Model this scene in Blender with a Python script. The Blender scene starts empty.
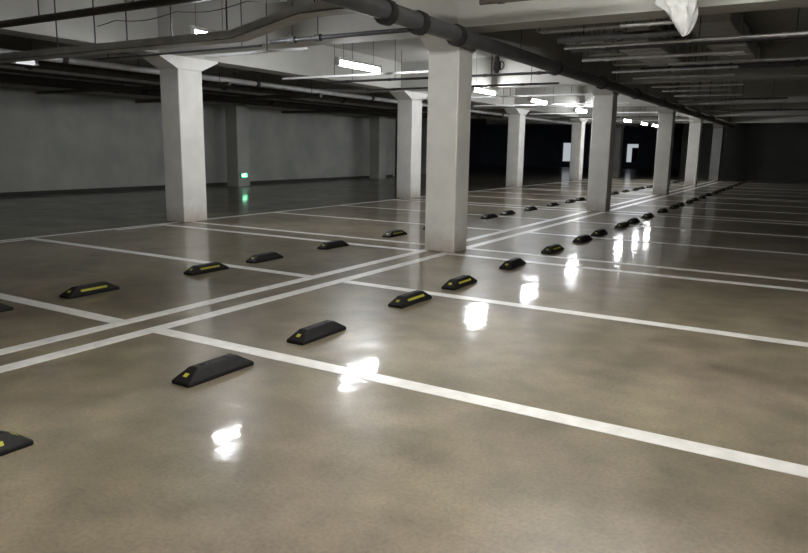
import bpy, bmesh, math, random
from mathutils import Vector, Matrix
random.seed(7)
scene = bpy.context.scene
col = scene.collection
PI = math.pi

# ------------------------------------------------------------------ materials
def new_mat(name):
    m = bpy.data.materials.new(name); m.use_nodes = True
    nt = m.node_tree; b = nt.nodes['Principled BSDF']
    return m, nt, b

def noise_mix(nt, b, c0, c1, scale, detail=6, lo=.35, hi=.65, coord='Object', socket='Base Color'):
    tc = nt.nodes.new('ShaderNodeTexCoord')
    n = nt.nodes.new('ShaderNodeTexNoise'); n.inputs['Scale'].default_value = scale; n.inputs['Detail'].default_value = detail
    nt.links.new(tc.outputs[coord], n.inputs['Vector'])
    r = nt.nodes.new('ShaderNodeValToRGB')
    r.color_ramp.elements[0].position = lo; r.color_ramp.elements[0].color = (*c0, 1)
    r.color_ramp.elements[1].position = hi; r.color_ramp.elements[1].color = (*c1, 1)
    nt.links.new(n.outputs['Fac'], r.inputs['Fac'])
    if socket: nt.links.new(r.outputs['Color'], b.inputs[socket])
    return tc, n, r

def simple(name, c, rough=.6, metal=0., var=.12, scale=6., bump=0.):
    m, nt, b = new_mat(name)
    c0 = tuple(x*(1-var) for x in c); c1 = tuple(min(1, x*(1+var)) for x in c)
    tc, n, r = noise_mix(nt, b, c0, c1, scale)
    b.inputs['Roughness'].default_value = rough; b.inputs['Metallic'].default_value = metal
    if bump:
        bp = nt.nodes.new('ShaderNodeBump'); bp.inputs['Strength'].default_value = bump; bp.inputs['Distance'].default_value = .01
        nt.links.new(n.outputs['Fac'], bp.inputs['Height']); nt.links.new(bp.outputs['Normal'], b.inputs['Normal'])
    return m

def emit(name, c, s):
    m, nt, b = new_mat(name)
    b.inputs['Base Color'].default_value = (.9, .9, .9, 1)
    b.inputs['Emission Color'].default_value = (*c, 1); b.inputs['Emission Strength'].default_value = s
    return m

def floor_material():
    m, nt, b = new_mat('polished_concrete')
    N, L = nt.nodes, nt.links
    tc = N.new('ShaderNodeTexCoord')
    def noise(scale, detail, dist=0.):
        n = N.new('ShaderNodeTexNoise'); n.inputs['Scale'].default_value = scale; n.inputs['Detail'].default_value = detail
        n.inputs['Distortion'].default_value = dist; L.new(tc.outputs['Object'], n.inputs['Vector']); return n
    def ramp(n, p0, c0, p1, c1):
        r = N.new('ShaderNodeValToRGB'); e = r.color_ramp.elements
        e[0].position = p0; e[0].color = (*c0, 1); e[1].position = p1; e[1].color = (*c1, 1)
        L.new(n.outputs['Fac'] if 'Fac' in n.outputs else n.outputs[0], r.inputs['Fac']); return r
    def mix(kind, a, c, fac):
        x = N.new('ShaderNodeMixRGB'); x.blend_type = kind
        if hasattr(fac, 'links'): L.new(fac, x.inputs[0])
        else: x.inputs[0].default_value = fac
        L.new(a, x.inputs[1])
        if hasattr(c, 'links'): L.new(c, x.inputs[2])
        else: x.inputs[2].default_value = (*c, 1)
        return x.outputs[0]
    big = ramp(noise(.55, 4, .2), .35, FLOOR0, .68, FLOOR1)
    mid = ramp(noise(3.2, 6, .1), .3, (.74, .73, .72), .7, (1.2, 1.18, 1.14))
    fine = ramp(noise(48, 5), .3, (.80, .80, .80), .66, (1.13, 1.13, 1.13))
    speck = ramp(noise(110, 2), .30, (.35, .32, .28), .36, (1, 1, 1))
    c = mix('MULTIPLY', big.outputs[0], mid.outputs[0], 1.)
    c = mix('MULTIPLY', c, fine.outputs[0], .8)
    c = mix('MULTIPLY', c, speck.outputs[0], .6)
    warm = ramp(noise(.9, 3, .3), .42, (1.03, 1.0, .93), .62, (1.04, .97, .95))
    c = mix('MULTIPLY', c, warm.outputs[0], 1.)
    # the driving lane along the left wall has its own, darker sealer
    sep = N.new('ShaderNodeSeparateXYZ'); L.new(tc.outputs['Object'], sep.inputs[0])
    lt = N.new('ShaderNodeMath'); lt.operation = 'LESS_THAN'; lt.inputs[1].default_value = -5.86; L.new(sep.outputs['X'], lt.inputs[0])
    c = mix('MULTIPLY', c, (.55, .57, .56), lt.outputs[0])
    L.new(c, b.inputs['Base Color'])
    rr = N.new('ShaderNodeMapRange'); rr.inputs['From Min'].default_value = .3; rr.inputs['From Max'].default_value = .7
    rr.inputs['To Min'].default_value = .30; rr.inputs['To Max'].default_value = .42
    L.new(noise(1.6, 6, .5).outputs['Fac'], rr.inputs['Value']); L.new(rr.outputs[0], b.inputs['Roughness'])
    b.inputs['Specular IOR Level'].default_value = .22
    b.inputs['Coat Weight'].default_value = .55; b.inputs['Coat IOR'].default_value = 1.5
    r2 = N.new('ShaderNodeMapRange'); r2.inputs['From Min'].default_value = .35; r2.inputs['From Max'].default_value = .65
    r2.inputs['To Min'].default_value = .045; r2.inputs['To Max'].default_value = .10
    L.new(noise(2.4, 5).outputs['Fac'], r2.inputs['Value']); L.new(r2.outputs[0], b.inputs['Coat Roughness'])
    bp = N.new('ShaderNodeBump'); bp.inputs['Strength'].default_value = .35; bp.inputs['Distance'].default_value = .012
    L.new(noise(2.0, 3, .3).outputs['Fac'], bp.inputs['Height'])
    bp3 = N.new('ShaderNodeBump'); bp3.inputs['Strength'].default_value = .22; bp3.inputs['Distance'].default_value = .004
    L.new(noise(8., 3, .2).outputs['Fac'], bp3.inputs['Height']); L.new(bp.outputs['Normal'], bp3.inputs['Normal']); bp = bp3
    bp2 = N.new('ShaderNodeBump'); bp2.inputs['Strength'].default_value = .05; bp2.inputs['Distance'].default_value = .002
    L.new(noise(45, 3).outputs['Fac'], bp2.inputs['Height']); L.new(bp.outputs['Normal'], bp2.inputs['Normal'])
    L.new(bp2.outputs['Normal'], b.inputs['Normal']); L.new(bp.outputs['Normal'], b.inputs['Coat Normal'])
    return m

def column_material(name, c, dirt=(.36, .31, .25)):
    m, nt, b = new_mat(name)
    N, L = nt.nodes, nt.links
    tc, n, r = noise_mix(nt, b, tuple(x*.93 for x in c), tuple(x*1.05 for x in c), 3.0, socket=None)
    sep = N.new('ShaderNodeSeparateXYZ'); L.new(tc.outputs['Object'], sep.inputs[0])
    n2 = N.new('ShaderNodeTexNoise'); n2.inputs['Scale'].default_value = 7; n2.inputs['Detail'].default_value = 8
    L.new(tc.outputs['Object'], n2.inputs['Vector'])
    ma = N.new('ShaderNodeMath'); ma.operation = 'MULTIPLY_ADD'; ma.inputs[1].default_value = -.35
    L.new(n2.outputs['Fac'], ma.inputs[0]); L.new(sep.outputs['Z'], ma.inputs[2])
    mr = N.new('ShaderNodeMapRange'); mr.inputs['From Min'].default_value = -.16; mr.inputs['From Max'].default_value = .16
    mr.inputs['To Min'].default_value = .75; mr.inputs['To Max'].default_value = 0.
    L.new(ma.outputs[0], mr.inputs['Value'])
    x = N.new('ShaderNodeMixRGB'); x.inputs[2].default_value = (*dirt, 1)
    L.new(mr.outputs[0], x.inputs[0]); L.new(r.outputs['Color'], x.inputs[1]); L.new(x.outputs[0], b.inputs['Base Color'])
    b.inputs['Roughness'].default_value = .55
    return m

FLOOR0 = (.132, .118, .088); FLOOR1 = (.245, .220, .170)
M = {}
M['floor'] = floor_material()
M['paint'] = simple('white_road_paint', (.66, .65, .63), .32, var=.10, scale=9)
M['column'] = column_material('painted_plaster', (.70, .69, .65))
M['column_shaded'] = column_material('shaded_plaster', (.24, .24, .23))  # darker copy of the column plaster, painting in the far columns' lack of light
M['ceiling'] = simple('painted_ceiling', (.42, .415, .385), .8, var=.05, scale=1.2)
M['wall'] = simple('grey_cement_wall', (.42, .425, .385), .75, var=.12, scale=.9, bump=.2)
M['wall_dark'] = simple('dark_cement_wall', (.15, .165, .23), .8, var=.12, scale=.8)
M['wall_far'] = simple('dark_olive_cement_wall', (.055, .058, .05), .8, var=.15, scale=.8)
M['rubber'] = simple('black_rubber', (.007, .0065, .0065), .6, var=.25, scale=30, bump=.1)
M['yellow'] = simple('yellow_reflective_film', (.34, .33, .035), .35, var=.06, scale=20)
M['pipe_grey'] = simple('grey_pipe', (.075, .075, .078), .5, var=.15, scale=4)
M['pipe_dark'] = simple('dark_pipe', (.055, .047, .038), .5, var=.2, scale=4)
M['rubber'].node_tree.nodes['Principled BSDF'].inputs['Specular IOR Level'].default_value = .25
M['iron'] = simple('black_iron', (.02, .018, .018), .7, var=.2, scale=8)
M['galv'] = simple('galvanised_steel', (.62, .62, .63), .38, metal=.5, var=.12, scale=7)
M['white_pipe'] = simple('white_painted_pipe', (.72, .72, .72), .4, var=.05)
M['tray'] = simple('grey_cable_tray', (.46, .46, .45), .5, metal=.2, var=.12, scale=5)
M['cable'] = simple('black_cable', (.03, .03, .03), .6)
M['housing'] = simple('white_lamp_housing', (.8, .8, .8), .4, var=.03)
LAMP = 45.
M['tube'] = emit('lit_led_diffuser', (.95, .97, 1.0), LAMP)
M['reflection_glow'] = emit('faint_reflection_glow', (.95, .97, 1.0), .18)  # low emission imitating a reflection
M['tube_near'] = emit('lit_twin_led_diffuser', (1.0, .985, .94), LAMP*1.3)
M['wrap'] = simple('milky_plastic_sheet', (.42, .42, .41), .4, var=.12, scale=12)
M['frame'] = simple('grey_steel_frame', (.30, .31, .32), .5)
M['lit_room'] = emit('lit_room_beyond', (.86, .93, 1.0), .12)
M['exit_green'] = emit('green_sign_face', (.02, .75, .28), 1.2)
M['exit_white'] = emit('white_sign_symbol', (.75, 1., .85), 1.6)

# ------------------------------------------------------------------ mesh helpers
def link(name, bm, mat, parent=None, smooth=False, loc=None):
    me = bpy.data.meshes.new(name); bm.normal_update(); bm.to_mesh(me); bm.free()
    me.materials.append(mat)
    if smooth:
        for p in me.polygons: p.use_smooth = True
        me.set_sharp_from_angle(angle=math.radians(40))
    o = bpy.data.objects.new(name, me); col.objects.link(o)
    if parent: o.parent = parent
    if loc: o.location = loc
    return o

def box(bm, x0, x1, y0, y1, z0, z1, bevel=0.):
    vs = [bm.verts.new((x, y, z)) for z in (z0, z1) for x, y in ((x0, y0), (x1, y0), (x1, y1), (x0, y1))]
    fs = [bm.faces.new([vs[i] for i in f]) for f in ((3, 2, 1, 0), (4, 5, 6, 7), (0, 1, 5, 4), (1, 2, 6, 5), (2, 3, 7, 6), (3, 0, 4, 7))]
    if bevel:
        bmesh.ops.bevel(bm, geom=list({e for f in fs for e in f.edges}), offset=bevel, segments=2, affect='EDGES', profile=.5)
    return bm

def tube(bm, pts, r, seg=12, cap=True, rs=None):
    pts = [Vector(p) for p in pts]; rings = []
    for i, p in enumerate(pts):
        a = pts[max(i-1, 0)]; b = pts[min(i+1, len(pts)-1)]
        d = (b-a).normalized()
        up = Vector((0, 0, 1)) if abs(d.z) < .9 else Vector((0, 1, 0))
        u = d.cross(up).normalized(); v = d.cross(u)
        rr = rs[i] if rs else r
        rings.append([bm.verts.new(p+(u*math.cos(2*PI*k/seg)+v*math.sin(2*PI*k/seg))*rr) for k in range(seg)])
    for a, b in zip(rings, rings[1:]):
        for k in range(seg):
            bm.faces.new((a[k], a[(k+1) % seg], b[(k+1) % seg], b[k]))
    if cap:
        bm.faces.new(rings[0][::-1]); bm.faces.new(rings[-1])
    bmesh.ops.recalc_face_normals(bm, faces=bm.faces)
    return bm

def B(*a, **k): return box(bmesh.new(), *a, **k)
def T(*a, **k): return tube(bmesh.new(), *a, **k)

def tag(o, label, cat, group=None):
    o['label'] = label; o['category'] = cat
    if group: o['group'] = group
    return o
def empty(name, loc, label, cat, group=None, rz=0):
    o = bpy.data.objects.new(name, None); col.objects.link(o); o.location = loc; o.rotation_euler.z = rz
    o.empty_display_size = .2
    return tag(o, label, cat, group)
def struct(name, bm, mat, smooth=False):
    o = link(name, bm, mat, smooth=smooth); o['kind'] = 'structure'; return o
def copy_tree(o, parent=None):
    c = o.copy(); col.objects.link(c)
    if parent: c.parent = parent
    for ch in list(o.children): copy_tree(ch, c)
    return c

# ------------------------------------------------------------------ dimensions
BAY = 8.13                       # column grid along the rows
S, W = .315, 2.5                 # half gap between paired lines, stall width
XL = -5.80                       # aisle line on the left
ZC, ZB = 3.80, 3.05              # slab soffit, beam soffit
Y0, Y1 = -20., 35.               # shell
X0, X1 = -14.5, 14.5

# ------------------------------------------------------------------ shell
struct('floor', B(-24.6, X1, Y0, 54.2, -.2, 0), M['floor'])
struct('ceiling', B(-24.6, X1, Y0, 54.2, ZC, ZC+.2), M['ceiling'])
struct('wall_left', B(X0-.2, X0, Y0, 22., 0, ZC), M['wall'])
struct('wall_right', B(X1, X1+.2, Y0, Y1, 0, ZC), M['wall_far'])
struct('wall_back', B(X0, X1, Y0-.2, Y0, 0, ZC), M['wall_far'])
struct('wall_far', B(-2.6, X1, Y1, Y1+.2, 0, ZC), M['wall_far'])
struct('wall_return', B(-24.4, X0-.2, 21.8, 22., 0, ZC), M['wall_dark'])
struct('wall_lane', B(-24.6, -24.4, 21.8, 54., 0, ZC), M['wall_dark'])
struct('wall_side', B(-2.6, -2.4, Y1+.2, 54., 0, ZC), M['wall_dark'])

base_strip = struct('reflection_strip_left', B(X0, X0+.012, Y0, 21.8, 0, .10), M['wall_far'])  # thin dark strip added to imitate the reflection along the wall's foot
# end wall of the dark lane with two lit openings
YE = 54.
OP = [(-16.1, -14.9, .45, 2.25), (-10.3, -9.2, .50, 2.2)]
bm = bmesh.new()
xs = [-24.4, OP[0][0], OP[0][1], OP[1][0], OP[1][1], -2.6]
for i in range(5):
    if i in (1, 3):
        o = OP[i//2]; box(bm, xs[i], xs[i+1], YE, YE+.2, 0, o[2]); box(bm, xs[i], xs[i+1], YE, YE+.2, o[3], ZC)
    else: box(bm, xs[i], xs[i+1], YE, YE+.2, 0, ZC)
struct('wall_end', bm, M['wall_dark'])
for i, (a, b_, c, d) in enumerate(OP):
    fr = bmesh.new(); w = .07
    box(fr, a, a+w, YE-.03, YE+.12, c, d); box(fr, b_-w, b_, YE-.03, YE+.12, c, d)
    box(fr, a+w, b_-w, YE-.03, YE+.12, d-w, d); box(fr, a+w, b_-w, YE-.03, YE+.12, c, c+w)
    f = link('window_%d' % (i+1), fr, M['frame']); f['kind'] = 'structure'
    pane = link('pane', B(a+w, b_-w, YE+.10, YE+.12, c+w, d-w), M['lit_room'], f)
    if i == 1:
        link('shutter', B(a+.50, b_-w, YE+.02, YE+.06, c+w, d-.38), M['iron'], f)

# beams: along the rows (direction Y) and across (direction X)
COLY = [-.03, 8.25, 16.55, 24.75, 32.2]
PX = [.045, -.02, -.12, -.38, -.33]
QY = [.42, 8.85, 17.45, 25.7, 33.6]
QX = [-5.88, -5.86, -5.98, -6.0, -6.0]
def beam(x0, x1, y0, y1, zb=ZB):
    return struct('ceiling_beam', B(x0, x1, y0, y1, zb, ZC), M['ceiling'])
beam(-6.15, -5.65, Y0, 54.)
beam(-.25, .25, Y0, Y1)
beam(5.65, 6.15, Y0, Y1)
beam(-14.5, -13.9, Y0, 22., 2.93)
for y in (-16.3, -8.15, 0., 8.28, 16.55, 24.75, 32.2):
    for a, b_ in ((-13.9, -6.15), (-5.65, -.25), (.25, 5.65), (6.15, X1)):
        beam(a, b_, y-.25, y+.25)

# ------------------------------------------------------------------ columns
def column(x, y, label, hz=2.80, w=.5, d=.58, arm=.42, rough=M['column'], ztop=ZB):
    """square shaft whose head flares along the row under the beam"""
    t = empty('concrete_column', (x, y, 0), label, 'column', 'white columns of the garage')
    sh = B(-w/2, w/2, -d/2, d/2, 0, hz, bevel=.018)
    link('shaft', sh, rough, t)
    bm = bmesh.new()
    prof = [(-d/2, hz), (d/2, hz), (d/2+arm, ztop-.03), (d/2+arm, ztop), (-d/2-arm, ztop), (-d/2-arm, ztop-.03)]
    L = [bm.verts.new((-w/2, a, b)) for a, b in prof]; R = [bm.verts.new((w/2, a, b)) for a, b in prof]
    bm.faces.new(L); bm.faces.new(R[::-1])
    for i in range(6): bm.faces.new((L[i], L[(i+1) % 6], R[(i+1) % 6], R[i]))
    bmesh.ops.recalc_face_normals(bm, faces=bm.faces)
    link('capital', bm, rough, t)
    return t
nm = ['nearest column of the middle row, standing on the double white line',
      'second column of the middle row, behind the nearest one',
      'third column of the middle row, counting from the camera',
      'fourth column of the middle row, near the far end',
      'dim fifth column of the middle row against the far dark wall']
for i in range(5):
    column(PX[i], COLY[i], rough=M['column_shaded'] if i == 4 else M['column'], label=nm[i][:1] + nm[i][1:] if i == 4 else 'white ' + nm[i], hz=2.77, w=.48, d=.42)
nq = ['white flared column at left, nearest of the left row, by the aisle line',
      'white column of the left row just left of the nearest middle column',
      'white column of the left row right of the nearest middle column',
      'white column of the left row just left of the second middle column',
      'dim column of the left row, the farthest, by the far lit opening']
for i in range(5):
    column(QX[i], QY[i], nq[i], hz=2.83, rough=M['column_shaded'] if i == 4 else M['column'])
t = empty('wall_pier', (-15.3, 26.5, 0), 'faint dark pier in the far black lane, just right of the nearest middle column', 'column')
link('shaft', B(-.3, .3, -.3, .3, 0, ZC, bevel=.015), M['wall'], t)
for y, l in ((9.65, 'grey pier against the left wall with the green sign low on it'),
             (18.9, 'grey pier against the left wall, farther than the one with the sign')):
    t = empty('wall_pier', (-13.55, y, 0), l, 'column')
    link('shaft', B(-.28, .28, -.3, .3, 0, ZB, bevel=.015), M['wall'], t)

# ------------------------------------------------------------------ floor markings
def hline(name, pts, label, w=.115):
    (xa, ya), (xb, yb) = pts
    d = Vector((xb-xa, yb-ya, 0)); L = d.length; d.normalize(); n = Vector((-d.y, d.x, 0))*w/2
    bm = bmesh.new(); top = []; k = max(2, int(L/.6))
    rows = []
    for i in range(k+1):
        p = Vector((xa, ya, 0))+d*L*i/k; j = 0 if i in (0, k) else random.uniform(-.004, .004)
        a = p+n*(1+j*8); b = p-n*(1-j*8)
        rows.append([bm.verts.new((q.x, q.y, z)) for q, z in ((a, 0), (a, .0025), (b, .0025), (b, 0))])
    for r0, r1 in zip(rows, rows[1:]):
        for q in range(4): bm.faces.new((r0[q], r1[q], r1[(q+1) % 4], r0[(q+1) % 4]))
    bm.faces.new(rows[0]); bm.faces.new(rows[-1][::-1])
    bmesh.ops.recalc_face_normals(bm, faces=bm.faces)
    o = link(name, bm, M['paint']); tag(o, label, 'line marking', 'white parking lines'); return o
H = .19
hline('parking_line', ((-H, -12.), (-H, 31.5)), 'left stripe of the double white line running down the middle of the stalls', .135)
hline('parking_line', ((H, -12.), (H, 31.5)), 'right stripe of the double white line running down the middle of the stalls', .135)
hline('parking_line', ((XL, -12.), (XL, 31.5)), 'long white line closing the left stalls along the driving lane', .09)
hline('parking_line', ((-XL, -12.), (-XL, 31.5)), 'long white line closing the right stalls along the near driving lane', .09)
ordn = ['first', 'second', 'third', 'fourth', 'fifth']
base = {-1: 'before nearest middle column', 0: 'between nearest and second middle columns',
        1: 'between second and third middle columns', 2: 'between third and fourth middle columns',
        3: 'beyond fourth middle column'}
for k in range(-1, 4):
    y = BAY*k
    for j, (dy, nmj) in enumerate(((S, 'nearer line of the pair'), (S+W, 'second divider'), (S+2*W, 'third divider'), (BAY-S, 'last divider'))):
        yy = y+dy
        if yy > 31.5: continue
        for sx, side in ((-1, 'left'), (1, 'right')):
            xa = -H-.06 if sx < 0 else H+.06; xb = XL+.04 if sx < 0 else -XL-.04
            nmj2 = ('first', 'second', 'third', 'fourth')[j]
            hline('parking_line', ((xa, yy), (xb, yy)),
                  f'white stall divider at {side}, {nmj2} of four {base[k]}', .135 if k < 0 else .115)
# short white dashes painted beside the aisle line
for y, l in ((-3.35, 'short white paint stub beside the aisle line at far left'), (-.8, 'short white paint stub by the foot of the left flared column')):
    hline('paint_stub', ((XL+.17, y-.55), (XL+.17, y+.45)), l, .07)

# ------------------------------------------------------------------ wheel stops
def wheel_stop_mesh(Lh=.28, wb=.078, wt=.042, h=.092):
    bm = bmesh.new()
    secs = [(-Lh, .0, wb, .0), (-Lh, .030, wb, .0)]
    v = {}
    def ring(L, w, z): return [bm.verts.new(p) for p in ((-w, -L, z), (w, -L, z), (w, L, z), (-w, L, z))]
    r = [ring(Lh, wb, 0), ring(Lh, wb, .024), ring(Lh-.10, wt, h-.008), ring(Lh-.115, wt-.010, h)]
    for a, b in zip(r, r[1:]):
        for i in range(4): bm.faces.new((a[i], a[(i+1) % 4], b[(i+1) % 4], b[i]))
    bm.faces.new(r[-1]); bm.faces.new(r[0][::-1])
    bmesh.ops.bevel(bm, geom=[e for e in bm.edges if e.calc_length() > .02], offset=.004, segments=2, affect='EDGES')
    bmesh.ops.recalc_face_normals(bm, faces=bm.faces)
    return bm
def slanted_plate(p0, ux, uy, n, a, b, t=.003):
    """a thin plate centred at p0 in the plane (ux, uy), half sizes a, b"""
    bm = bmesh.new(); p0, ux, uy, n = map(Vector, (p0, ux, uy, n)); ux.normalize(); uy.normalize(); n.normalize()
    lo = [bm.verts.new(p0+ux*i*a+uy*j*b-n*.002) for i, j in ((-1, -1), (1, -1), (1, 1), (-1, 1))]
    hi = [bm.verts.new(p0+ux*i*a+uy*j*b+n*t) for i, j in ((-1, -1), (1, -1), (1, 1), (-1, 1))]
    bm.faces.new(hi); bm.faces.new(lo[::-1])
    for i in range(4): bm.faces.new((lo[i], lo[(i+1) % 4], hi[(i+1) % 4], hi[i]))
    bmesh.ops.recalc_face_normals(bm, faces=bm.faces)
    return bm
def make_stop(strip, cut):
    t = empty('wheel_stop', (0, 0, 0), '', 'wheel stop', 'wheel stops in two rows along the double line')
    link('rubber_body', wheel_stop_mesh(), M['rubber'], t)
    sl = Vector((-.036, 0, .060)); nrm = Vector((.060, 0, .036))
    if strip:
        for sx in (1, -1):
            link('reflective_strip', slanted_plate((sx*.0605, 0, .0545), (0, 1, 0), (sl.x*sx, 0, sl.z), (nrm.x*sx, 0, nrm.z), .145, .011), M['yellow'], t)
    for sy in (-1, 1):
        link('end_reflector', slanted_plate((0, sy*.229, .0545), (1, 0, 0), (0, -sy*.10, .060), (0, sy*.060, .10), .016, .015), M['yellow'], t)
    for (x, y) in ((0, -.10), (0, .10)):
        link('bolt', T([(x, y, h) for h in (.086, .096)], .013, seg=8), M['iron'], t)
    return t
proto = {True: make_stop(True, 0), False: make_stop(False, 0)}
used = {True: False, False: False}
pos = [(-.75, 0), (.75, 0)]
words = ['first', 'second', 'third', 'fourth', 'fifth', 'sixth']
NO_STRIP = {(1, -1, 3), (1, -1, 1+0), (1, -1, 2), (1, 0-1, 5), (-1, -1, 4), (-1, -1, 5)}
NO_STRIP = {(1, -1, 1), (1, -1, 2), (1, -1, 5), (-1, -1, 4), (-1, -1, 5)}
for side in (1, -1):
    for k in range(-1, 4):
        for j in range(6):
            c = BAY*k+S+W*(j//2+.5); y = c+(-.75 if j % 2 == 0 else .75)
            if y > 30.6: continue
            if side < 0 and k == -1 and j < 1: continue
            key = (side, k, j) not in NO_STRIP and (k < 0 or (side, k, j) in ((-1, 0, 0), (1, 0, 0)))
            if not used[key]: o = proto[key]; used[key] = True
            else: o = copy_tree(proto[key])
            x = 1.385 if side > 0 else -1.43
            jy = {(1, -1, 0): -.03, (1, -1, 1): -.01, (1, -1, 2): .08, (1, -1, 3): .02, (1, -1, 4): .04, (1, -1, 5): .05, (-1, -1, 2): .06, (-1, -1, 3): .06, (-1, -1, 4): .07, (-1, -1, 5): .04}.get((side, k, j), random.uniform(-.05, .05))
            if side < 0 and (k, j) == (0, 0): jy = .12
            o.location = (x+random.uniform(-.012, .012), y+jy, 0)
            o.rotation_euler.z = random.uniform(-.03, .03)
            sname = 'right' if side > 0 else 'left'
            look = 'yellow-striped black wheel stop' if key else 'plain black wheel stop'
            o['label'] = f'{look}, {words[j-1 if side < 0 and k == -1 else j]} in {sname} row {base[k]}'
for o in list(proto.values()):
    pass

# ------------------------------------------------------------------ lamps
def make_lamp(x, y, z, label, L=1.3, dim=False, ang=0., near=False):
    t = empty('tube_lamp', (x, y, z), label, 'lamp', 'tube lamps hung in a row from the ceiling', ang)
    link('housing', B(-.045, .045, -L/2, L/2, .0, .05, bevel=.008), M['housing'], t)
    bm = bmesh.new(); seg = 12; r = .042
    rings = []
    for yy in (-L/2+.03, L/2-.03):
        rings.append([bm.verts.new((r*math.cos(2*PI*k/seg), yy, -r+r*math.sin(2*PI*k/seg))) for k in range(seg)])
    for k in range(seg): bm.faces.new((rings[0][k], rings[0][(k+1) % seg], rings[1][(k+1) % seg], rings[1][k]))
    bm.faces.new(rings[0]); bm.faces.new(rings[1][::-1])
    bmesh.ops.recalc_face_normals(bm, faces=bm.faces)
    link('diffuser', bm, M['reflection_glow' if dim else 'tube_near' if near else 'tube'], t)
    for s in (-1, 1):
        link('end_cap', B(-.05, .05, s*L/2-.03, s*L/2+.03, -.086, .052, bevel=.006), M['housing'], t)
        link('hanger_wire', T([(0, s*L*.36, .05), (0, s*L*.36, ZC-z)], .004, seg=6), M['cable'], t)
    return t
LP = [(-2.62, -1.93, 'glowing tube lamp nearest the left flared column'),
      (-2.72, 1.72, 'glowing tube lamp left of the nearest middle column'),
      (-2.85, 7.4, 'glowing tube lamp just right of the nearest middle column'),
      (-2.85, 11.3, 'glowing tube lamp above the left-row column right of the nearest middle column'),
      (-3.05, 16.2, 'glowing tube lamp just left of the second middle column'),
      (-2.75, 21.9, 'glowing tube lamp between the second and third middle columns'),
      (-2.75, 25.2, 'small far glowing lamp just left of the third middle column'),
      (-2.75, 27.7, 'farthest glowing lamp touching the third middle column')]
for i, (x, y, l) in enumerate(LP): make_lamp(x, y, 2.80 if i > 4 else 2.93, l, L=.66 if i == 0 else 1.3)
make_lamp(-7.95, -1.35, 2.93, 'faintly glowing stand-in for a reflection among the dark pipes at far left', L=.42, dim=True)  # faint glow added in place of a reflecting thing, not a lit lamp
# the near lane has its own tubes, just above the picture
for x, y, l in ((3.2, -3.4, 'glowing tube lamp over the near right stalls, above the picture'),
                (3.2, -6.6, 'glowing tube lamp over the camera, above the picture'), (4.4, -9.8, 'glowing tube lamp behind the camera')):
    make_lamp(x, y, 2.93, l, near=True, ang=PI/2 if y > -4 else 0)

# ------------------------------------------------------------------ pipes
def pipe(name, pts, r, mat, label, cat='pipe', clamps=(), hang=(), cl_r=1.35, cl_w=.05, smooth=True, group=None, hang_r=.008, seg=14, hang_mat=None):
    """a run of pipe with its couplings and hanger rods as parts"""
    o = Vector(pts[0])
    t = empty(name, o, label, cat, group)
    link('pipe_run', T([Vector(p)-o for p in pts], r, seg=seg), mat, t, smooth=smooth)
    for q, d in clamps:
        q = Vector(q)-o; d = Vector(d)
        bm = T([q-d*cl_w, q-d*cl_w*.99, q+d*cl_w*.99, q+d*cl_w], 0, rs=[r*1.01, r*cl_r, r*cl_r, r*1.01], seg=seg)
        link('coupling', bm, M['iron'] if r > .05 else mat, t, smooth=True)
    for q in hang:
        q = Vector(q)-o
        link('hanger_rod', T([q+Vector((0, 0, r*.7)), Vector((q.x, q.y, ZC-o.z))], hang_r, seg=6), hang_mat or M['iron'], t)
    return t
YD = Vector((0, 1, 0)); XD = Vector((1, 0, 0))
# main grey pipe over the middle row
pipe('main_pipe', [(.46, -6, 2.90), (.46, 31, 2.82)], .10, M['pipe_grey'], 'thick dark grey pipe running away above the middle row of columns',
     clamps=[((.46, y, 2.877), YD) for y in (-2.35, -1.65, -.68, 3.1, 6.1, 9.2, 12.4, 15.6, 19, 23)],
     hang=[(.46, y, 2.877) for y in (-3.4, 1.5, 4.6, 7.4, 10.4, 13.6, 17.2, 21.)])
# across the near left bay
pipe('crossing_pipe', [(-7.9, -3.46, 2.98), (-1.0, -3.46, 2.98)], .045, M['pipe_dark'], 'brown pipe crossing the top left corner above the cable tray', hang=[(-7., -3.46, 2.98), (-4.0, -3.46, 2.98), (-2.2, -3.46, 2.98)])
pipe('crossing_pipe', [(-2.35, -1.02, 2.93), (.33, -1.02, 2.93)], .030, M['pipe_grey'], 'thin grey pipe crossing in front of the nearest middle column head',
     clamps=[((x, -1.02, 2.93), XD) for x in (-1.95, -1.5)], hang=[(x, -1.02, 2.93) for x in (-1.95, -1.5)], cl_r=1.6)
pipe('crossing_pipe', [(-7.0, -.52, 2.98), (-3.0, -.52, 2.98)], .018, M['pipe_grey'], 'thin conduit passing just above the head of the left flared column', hang=[(-6.7, -.52, 2.98), (-3.4, -.52, 2.98)])
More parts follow.
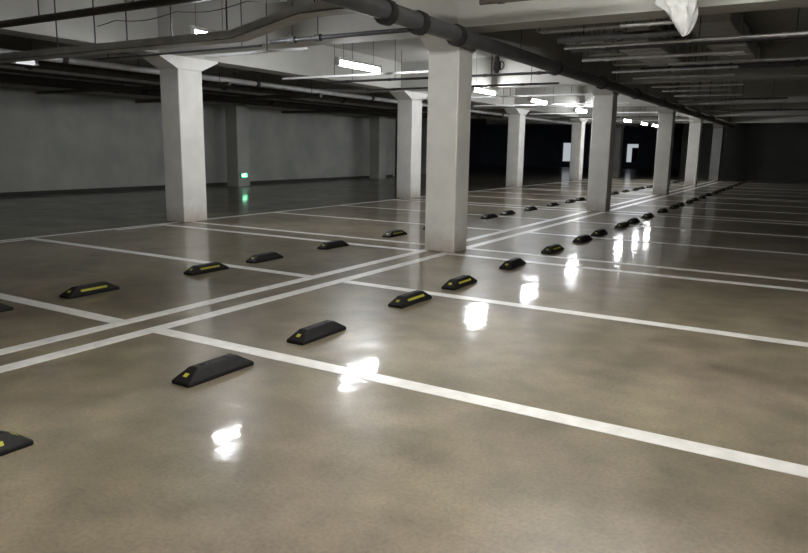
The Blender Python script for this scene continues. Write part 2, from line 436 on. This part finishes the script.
# cable tray with an upward offset
t = empty('cable_tray', (-6.5, -2.45, 2.76), 'grey cable tray crossing above the left flared column and bending upward', 'cable tray')
bm = bmesh.new()
path = [(-1.4, 0), (4.9, 0), (5.95, .2), (6.78, .2)]
for (a, za), (b_, zb) in zip(path, path[1:]):
    for (u0, u1, h0, h1) in ((-.13, .13, -.05, -.04), (-.13, -.12, -.05, .05), (.12, .13, -.05, .05)):
        v = [bm.verts.new((x, yy, z+h)) for x, z in ((a, za), (b_, zb)) for yy, h in ((u0, h0), (u1, h0), (u1, h1), (u0, h1))]
        for f in ((0, 1, 2, 3), (7, 6, 5, 4), (0, 4, 5, 1), (1, 5, 6, 2), (2, 6, 7, 3), (3, 7, 4, 0)): bm.faces.new([v[i] for i in f])
bmesh.ops.recalc_face_normals(bm, faces=bm.faces)
link('tray', bm, M['tray'], t)
for x, z in ((-1., 0), (1.1, 0), (2.0, 0), (2.7, 0), (3.6, 0), (4.6, 0), (5.98, .2), (6.15, .2), (6.6, .2)):
    link('hanger_rod', T([(x, .12, z-.04), (x, .12, 1.04)], .010, seg=6), M['iron'], t)
for dy, rr in ((-.06, .022), (.01, .028), (.07, .02)):
    link('cable', T([(a, dy, za-.03+rr) for a, za in path], rr, seg=8), M['cable'], t, smooth=True)
# slack black cable strung above the tray
bm = bmesh.new(); pts = []
for i in range(33):
    x = -6.6+5.6*i/32; pts.append((x, -1.45, 3.36-.06*abs(math.sin(i*PI/8))+.015*(i/8.)))
o = link('slack_cable', T(pts, .007, seg=6), M['cable'], smooth=True); tag(o, 'thin black cable sagging in loops above the cable tray', 'cable')

# white sprinkler branches crossing just behind the lamps
def cross(y, x0, x1, z, r, mat, label, n=4, hr=.007):
    L = x1-x0
    return pipe('sprinkler_pipe', [(x0, y, z), (x1, y, z)], r, mat, label, clamps=[((x0+L*(i+.5)/n, y, z), XD) for i in range(n)],
                hang=[(x, y, z) for x in ([x0+L*(i+.62)/n for i in range(n)] if not (x0 > 0 and 2.1 < y < 8) else [.72, 2.35]) if x0 < x < x1], cl_r=1.35, cl_w=.035, hang_r=hr, seg=10, group='pipes crossing under the slab')
cross(-.72, -4.0, -1.9, 2.85, .022, M['white_pipe'], 'short white pipe just under the lamp nearest the left flared column', 1)
cross(2.75, -5.4, -1.0, 2.87, .022, M['white_pipe'], 'white pipe lit by the lamp left of the nearest middle column', 2)
cross(4.3, -5.4, .3, 2.93, .026, M['pipe_grey'], 'grey pipe crossing behind the nearest middle column at lamp height', 5)
cross(5.9, -5.4, -.4, 2.88, .024, M['pipe_grey'], 'grey pipe crossing left of the main pipe, before the third lamp', 3)
cross(8.75, -5.4, -.4, 2.86, .022, M['white_pipe'], 'white pipe lit by the third lamp from the camera', 3)
cross(12.2, -5.4, -.4, 2.86, .022, M['white_pipe'], 'white pipe lit by the fourth lamp from the camera', 3)
cross(17.3, -5.4, -.4, 2.86, .022, M['white_pipe'], 'white pipe lit by the fifth lamp from the camera', 3)
cross(21.0, -5.4, -.4, 2.88, .022, M['pipe_grey'], 'thin pipe crossing between the second and third middle columns', 3)
cross(24.0, -5.4, -.4, 2.86, .022, M['white_pipe'], 'far white pipe just left of the third middle column', 3)
# right-hand bays: many crossing pipes and ducts
rl = [(-1.80, 1.3, 2.75, 3.0, .030, 'pipe_dark', 'black pipe crossing the top edge right of the main pipe'),
      (.55, 2.2, 5.4, 3.05, .022, 'galv', 'bright thin pipe just under the white beam at top right'),
      (1.35, 1.1, 4.8, 3.05, .05, 'pipe_grey', 'thick grey pipe behind the plastic wrapped drop pipe'),
      (1.95, 1.0, 4.6, 3.02, .024, 'galv', 'silver pipe at the lower tip of the plastic wrap'),
      (2.6, .9, 4.4, 3.08, .045, 'pipe_grey', 'dull grey pipe between two thin silver pipes at right'),
      (3.55, .8, 3.4, 3.03, .030, 'galv', 'long bright silver pipe right of the second hanger group'),
      (4.9, 2.0, 5.4, 3.05, .024, 'galv', 'silver pipe reaching the right edge of the picture'),
      (5.6, .8, 3.1, 3.03, .024, 'galv', 'short silver pipe, fifth of the crossing pipes at right'),
      (6.3, 1.2, 4.6, 3.12, .05, 'pipe_grey', 'dark grey pipe in the middle of the crossing pipes at right'),
      (6.95, .9, 2.9, 3.03, .022, 'galv', 'thin bright pipe before the second cross beam at right'),
      (8.9, .9, 2.9, 3.0, .022, 'galv', 'thin bright pipe beyond the second cross beam at right'),
      (10.2, .9, 2.5, 3.0, .022, 'galv', 'thin pale pipe above the third middle column, right side'),
      (11.9, .9, 2.6, 3.0, .024, 'galv', 'pale pipe just above the fourth middle column, right side'),
      (13.6, .7, 3.6, 3.0, .03, 'pipe_grey', 'dull pipe low over the far right stalls'),
      (15., 1.1, 2.5, 2.98, .024, 'galv', 'last pale pipe crossing over the far right stalls'),
      (19., .8, 5.2, 2.98, .03, 'pipe_grey', 'faint pipe near the far dark wall'),
      ]
for y, a, b_, z, r, m_, l in rl: cross(y, max(a, .62), b_ if abs(y-.55) > .9 else min(b_, 2.9) if y > 0 else b_, z, r, M[m_], l, 3, .006)
for y, a, b_, z, wd, l in ((1.62, .7, 2.5, 3.22, .13, 'grey cable tray crossing right of the nearest middle column, first of four'),
                        (3.05, .65, 1.3, 3.24, .16, 'short grey cable tray right of the main pipe, second of four'),
                        (4.35, .65, 1.3, 3.2, .16, 'short grey cable tray right of the main pipe, third of four'),
                        (6.3, .65, 1.3, 3.24, .16, 'short grey cable tray right of the main pipe, last before the cross beam')):
    t = empty('cable_tray', (a, y, z), l, 'cable tray')
    bm = bmesh.new(); box(bm, 0, b_-a, -wd, wd, 0, .008); box(bm, 0, b_-a, -wd, -wd+.008, .008, .07); box(bm, 0, b_-a, wd-.008, wd, .008, .07)
    link('tray', bm, M['tray'], t)
    for x in (.05, b_-a-.05):
        for sy in (-1, 1): link('hanger_rod', T([(x, sy*(wd+.006), -.01), (x, sy*(wd+.006), ZC-z)], .006, seg=6), M['iron'], t)
    for dy in (-.05, .03): link('cable', T([(.0, dy, .026), (b_-a, dy, .026)], .018, seg=8), M['cable'], t, smooth=True)
# wide flat air duct over the right stalls
for (x0, x1, y0, y1, z0, z1, l) in ((1.35, 2.05, 2.9, 7.6, 3.2, 3.5, 'flat grey air duct over the right stalls before the second cross beam'),
                                    (2.7, 3.3, 2.2, 16.2, 3.28, 3.55, 'long flat air duct farther right, running away in the dark')):
    if y1 > 8: y1 = 7.9
    t = empty('air_duct', (x0, y0, z0), l, 'duct')
    link('duct_body', B(0, x1-x0, 0, y1-y0, 0, z1-z0, bevel=.01), M['tray'], t)
    n = int((y1-y0)/1.2)
    for i in range(1, n+1):
        link('flange', B(-.02, x1-x0+.02, i*1.2-.015, i*1.2+.015, -.02, z1-z0+.02), M['galv'], t)
    for i in range(1, n, 2):
        link('hanger_rod', T([(-.015, i*1.2+.3, 0), (-.015, i*1.2+.3, ZC-z0)], .008, seg=6), M['iron'], t)
# left lane: pipes running away along the wall side
for x, z, r, ya, yb, m_, l in ((-7.3, 2.93, .06, -3, 30, 'tray', 'grey pipe running along the left lane, nearest the left columns'),
                           (-8.4, 2.93, .085, -3, 21.5, 'pipe_dark', 'thick dark pipe over the left lane beside the grey pipe'),
                           (-9.6, 2.95, .045, -3, 21.5, 'galv', 'thin silver pipe over the middle of the left lane'),
                           (-11.4, 2.93, .09, -3, 21.5, 'pipe_dark', 'thick dark pipe over the left lane toward the wall'),
                           (-12.6, 2.92, .05, -3, 21.5, 'pipe_grey', 'grey pipe over the left lane close to the wall')):
    pipe('lane_pipe', [(x, ya, z), (x, yb, z)], r, M[m_], l, clamps=[((x, y, z), YD) for y in range(-1, 21, 5)],
         hang=[(x, y+1.6, z) for y in range(-1, 20, 5)])
for y, z, r, l in ((2.4, 2.78, .04, 'dark cross pipe over the left lane behind the left flared column'),
                   (5.6, 2.76, .055, 'thick dark cross pipe over the left lane'), (12.4, 2.78, .05, 'far dark cross pipe over the left lane')):
    pipe('lane_cross_pipe', [(-13.8, y, z), (-6.6, y, z)], r, M['pipe_dark'], l, hang=[(-12.1, y, z), (-10.2, y, z), (-6.9, y, z)])
t = empty('cable_tray', (-10.5, -3, 2.91), 'dark cable tray running along the left lane under the pipes', 'cable tray')
bm = bmesh.new(); box(bm, -.2, .2, 0, 24.5, 0, .01); box(bm, -.2, -.19, 0, 24.5, .01, .09); box(bm, .19, .2, 0, 24.5, .01, .09)
link('tray', bm, M['pipe_grey'], t)
for i in range(8): link('hanger_rod', T([(.21, 1.2+3.1*i, .02), (.21, 1.2+3.1*i, ZC-2.91)], .008, seg=6), M['iron'], t)

# sprinkler valve assembly near the main pipe
t = empty('valve_assembly', (.46, .62, 2.545), 'dark pipe valve hanging beside the main pipe right of the nearest middle column', 'valve')
link('valve_body', T([(0, 0, .235), (0, 0, .16), (0, 0, .15), (0, 0, .04), (0, 0, .03), (0, 0, 0)], 0, rs=[.03, .03, .055, .055, .03, .03]), M['iron'], t, smooth=True)
bm = bmesh.new(); tube(bm, [(.05+.06*math.cos(a*PI/6), 0, .1+.06*math.sin(a*PI/6)) for a in range(13)], .008, seg=6, cap=False)
link('hand_wheel', bm, M['iron'], t, smooth=True)

# plastic wrapped drop pipe at the top right
t = empty('wrapped_drop_pipe', (3.28, -1.12, 2.62), 'milky plastic sheet wrapped round a short pipe hanging at top right', 'wrapped pipe')
link('drop_pipe', T([(0, 0, .12), (0, 0, ZC-2.62)], .022, seg=10), M['pipe_grey'], t, smooth=True)
bm = bmesh.new(); rings = []; seg = 28
prof = [(0, .008, -.01), (.03, .05, .0), (.08, .085, -.005), (.14, .11, -.015), (.21, .125, -.035), (.27, .15, -.06), (.32, .19, -.10), (.38, .20, -.115), (.47, .19, -.11), (.56, .16, -.08), (.66, .12, -.04), (.8, .07, 0)]
for z, r, off in prof:
    ring = []
    for k in range(seg):
        a = 2*PI*k/seg; rr = r*(1+.10*math.sin(5*a+z*9)+.07*math.sin(11*a-z*23)+.04*math.sin(17*a+z*31))
        ring.append(bm.verts.new((off+rr*math.cos(a), rr*.8*math.sin(a), z+.008*math.sin(7*a))))
    rings.append(ring)
for a, b_ in zip(rings, rings[1:]):
    for k in range(seg): bm.faces.new((a[k], a[(k+1) % seg], b_[(k+1) % seg], b_[k]))
bm.faces.new(rings[0][::-1]); bm.faces.new(rings[-1])
link('plastic_sheet', bm, M['wrap'], t, smooth=True)

# green exit sign low on the wall pier
t = empty('exit_sign', (-13.255, 9.62, .33), 'small lit green exit sign low on the grey pier by the left wall', 'sign')
link('sign_case', B(0, .03, -.15, .15, 0, .15, bevel=.005), M['frame'], t)
link('sign_face', B(.03, .034, -.137, .137, .012, .138), M['exit_green'], t)
bm = bmesh.new()                                            # running figure and arrow
def quad(pts):
    v = [bm.verts.new((.0345, y, z)) for y, z in pts]; w = [bm.verts.new((.037, y, z)) for y, z in pts]
    n_ = len(pts); bm.faces.new(w); bm.faces.new(v[::-1])
    for i in range(n_): bm.faces.new((v[i], v[(i+1) % n_], w[(i+1) % n_], w[i]))
quad([(.018*math.cos(a*PI/5)+.03, .128+.014*math.sin(a*PI/5)) for a in range(10)])
quad([(.0, .115), (.035, .112), (.02, .07), (-.01, .075)]); quad([(.02, .075), (.05, .045), (.075, .045), (.07, .035), (.045, .033), (.01, .065)])
quad([(0, .075), (-.03, .05), (-.06, .03), (-.05, .022), (-.015, .045), (.01, .068)]); quad([(.03, .11), (.06, .09), (.055, .082), (.028, .1)])
quad([(0, .11), (-.03, .105), (-.045, .085), (-.036, .08), (-.02, .097), (.0, .1)])
quad([(-.125, .075), (-.09, .108), (-.09, .085), (-.065, .085), (-.065, .065), (-.09, .065), (-.09, .042)])
bmesh.ops.recalc_face_normals(bm, faces=bm.faces)
link('sign_symbol', bm, M['exit_white'], t)

# ------------------------------------------------------------------ world, camera
w = bpy.data.worlds.new('World'); scene.world = w; w.use_nodes = True
w.node_tree.nodes['Background'].inputs[0].default_value = (0, 0, 0, 1); w.node_tree.nodes['Background'].inputs[1].default_value = 0
cd = bpy.data.cameras.new('camera'); cam = bpy.data.objects.new('camera', cd); col.objects.link(cam); scene.camera = cam
yaw, pitch, roll, f = -.539354069, .184991946, .0153524361, 684.154415
fw = Vector((math.sin(yaw)*math.cos(pitch), math.cos(yaw)*math.cos(pitch), -math.sin(pitch)))
r = Vector((math.cos(yaw), -math.sin(yaw), 0)); u = r.cross(fw)
r2 = r*math.cos(roll)+u*math.sin(roll); u2 = -r*math.sin(roll)+u*math.cos(roll)
cam.matrix_world = Matrix(((r2.x, u2.x, -fw.x, 4.61251292), (r2.y, u2.y, -fw.y, -8.83164592), (r2.z, u2.z, -fw.z, 1.45171362), (0, 0, 0, 1)))
cd.sensor_width = 36.; cd.lens = f*36/808; cd.clip_end = 300; cd.clip_start = .05
vs = scene.view_settings
vs.view_transform = 'Standard'; vs.look = 'None'; vs.gamma = 1.; vs.use_curve_mapping = False; vs.exposure = 1.95
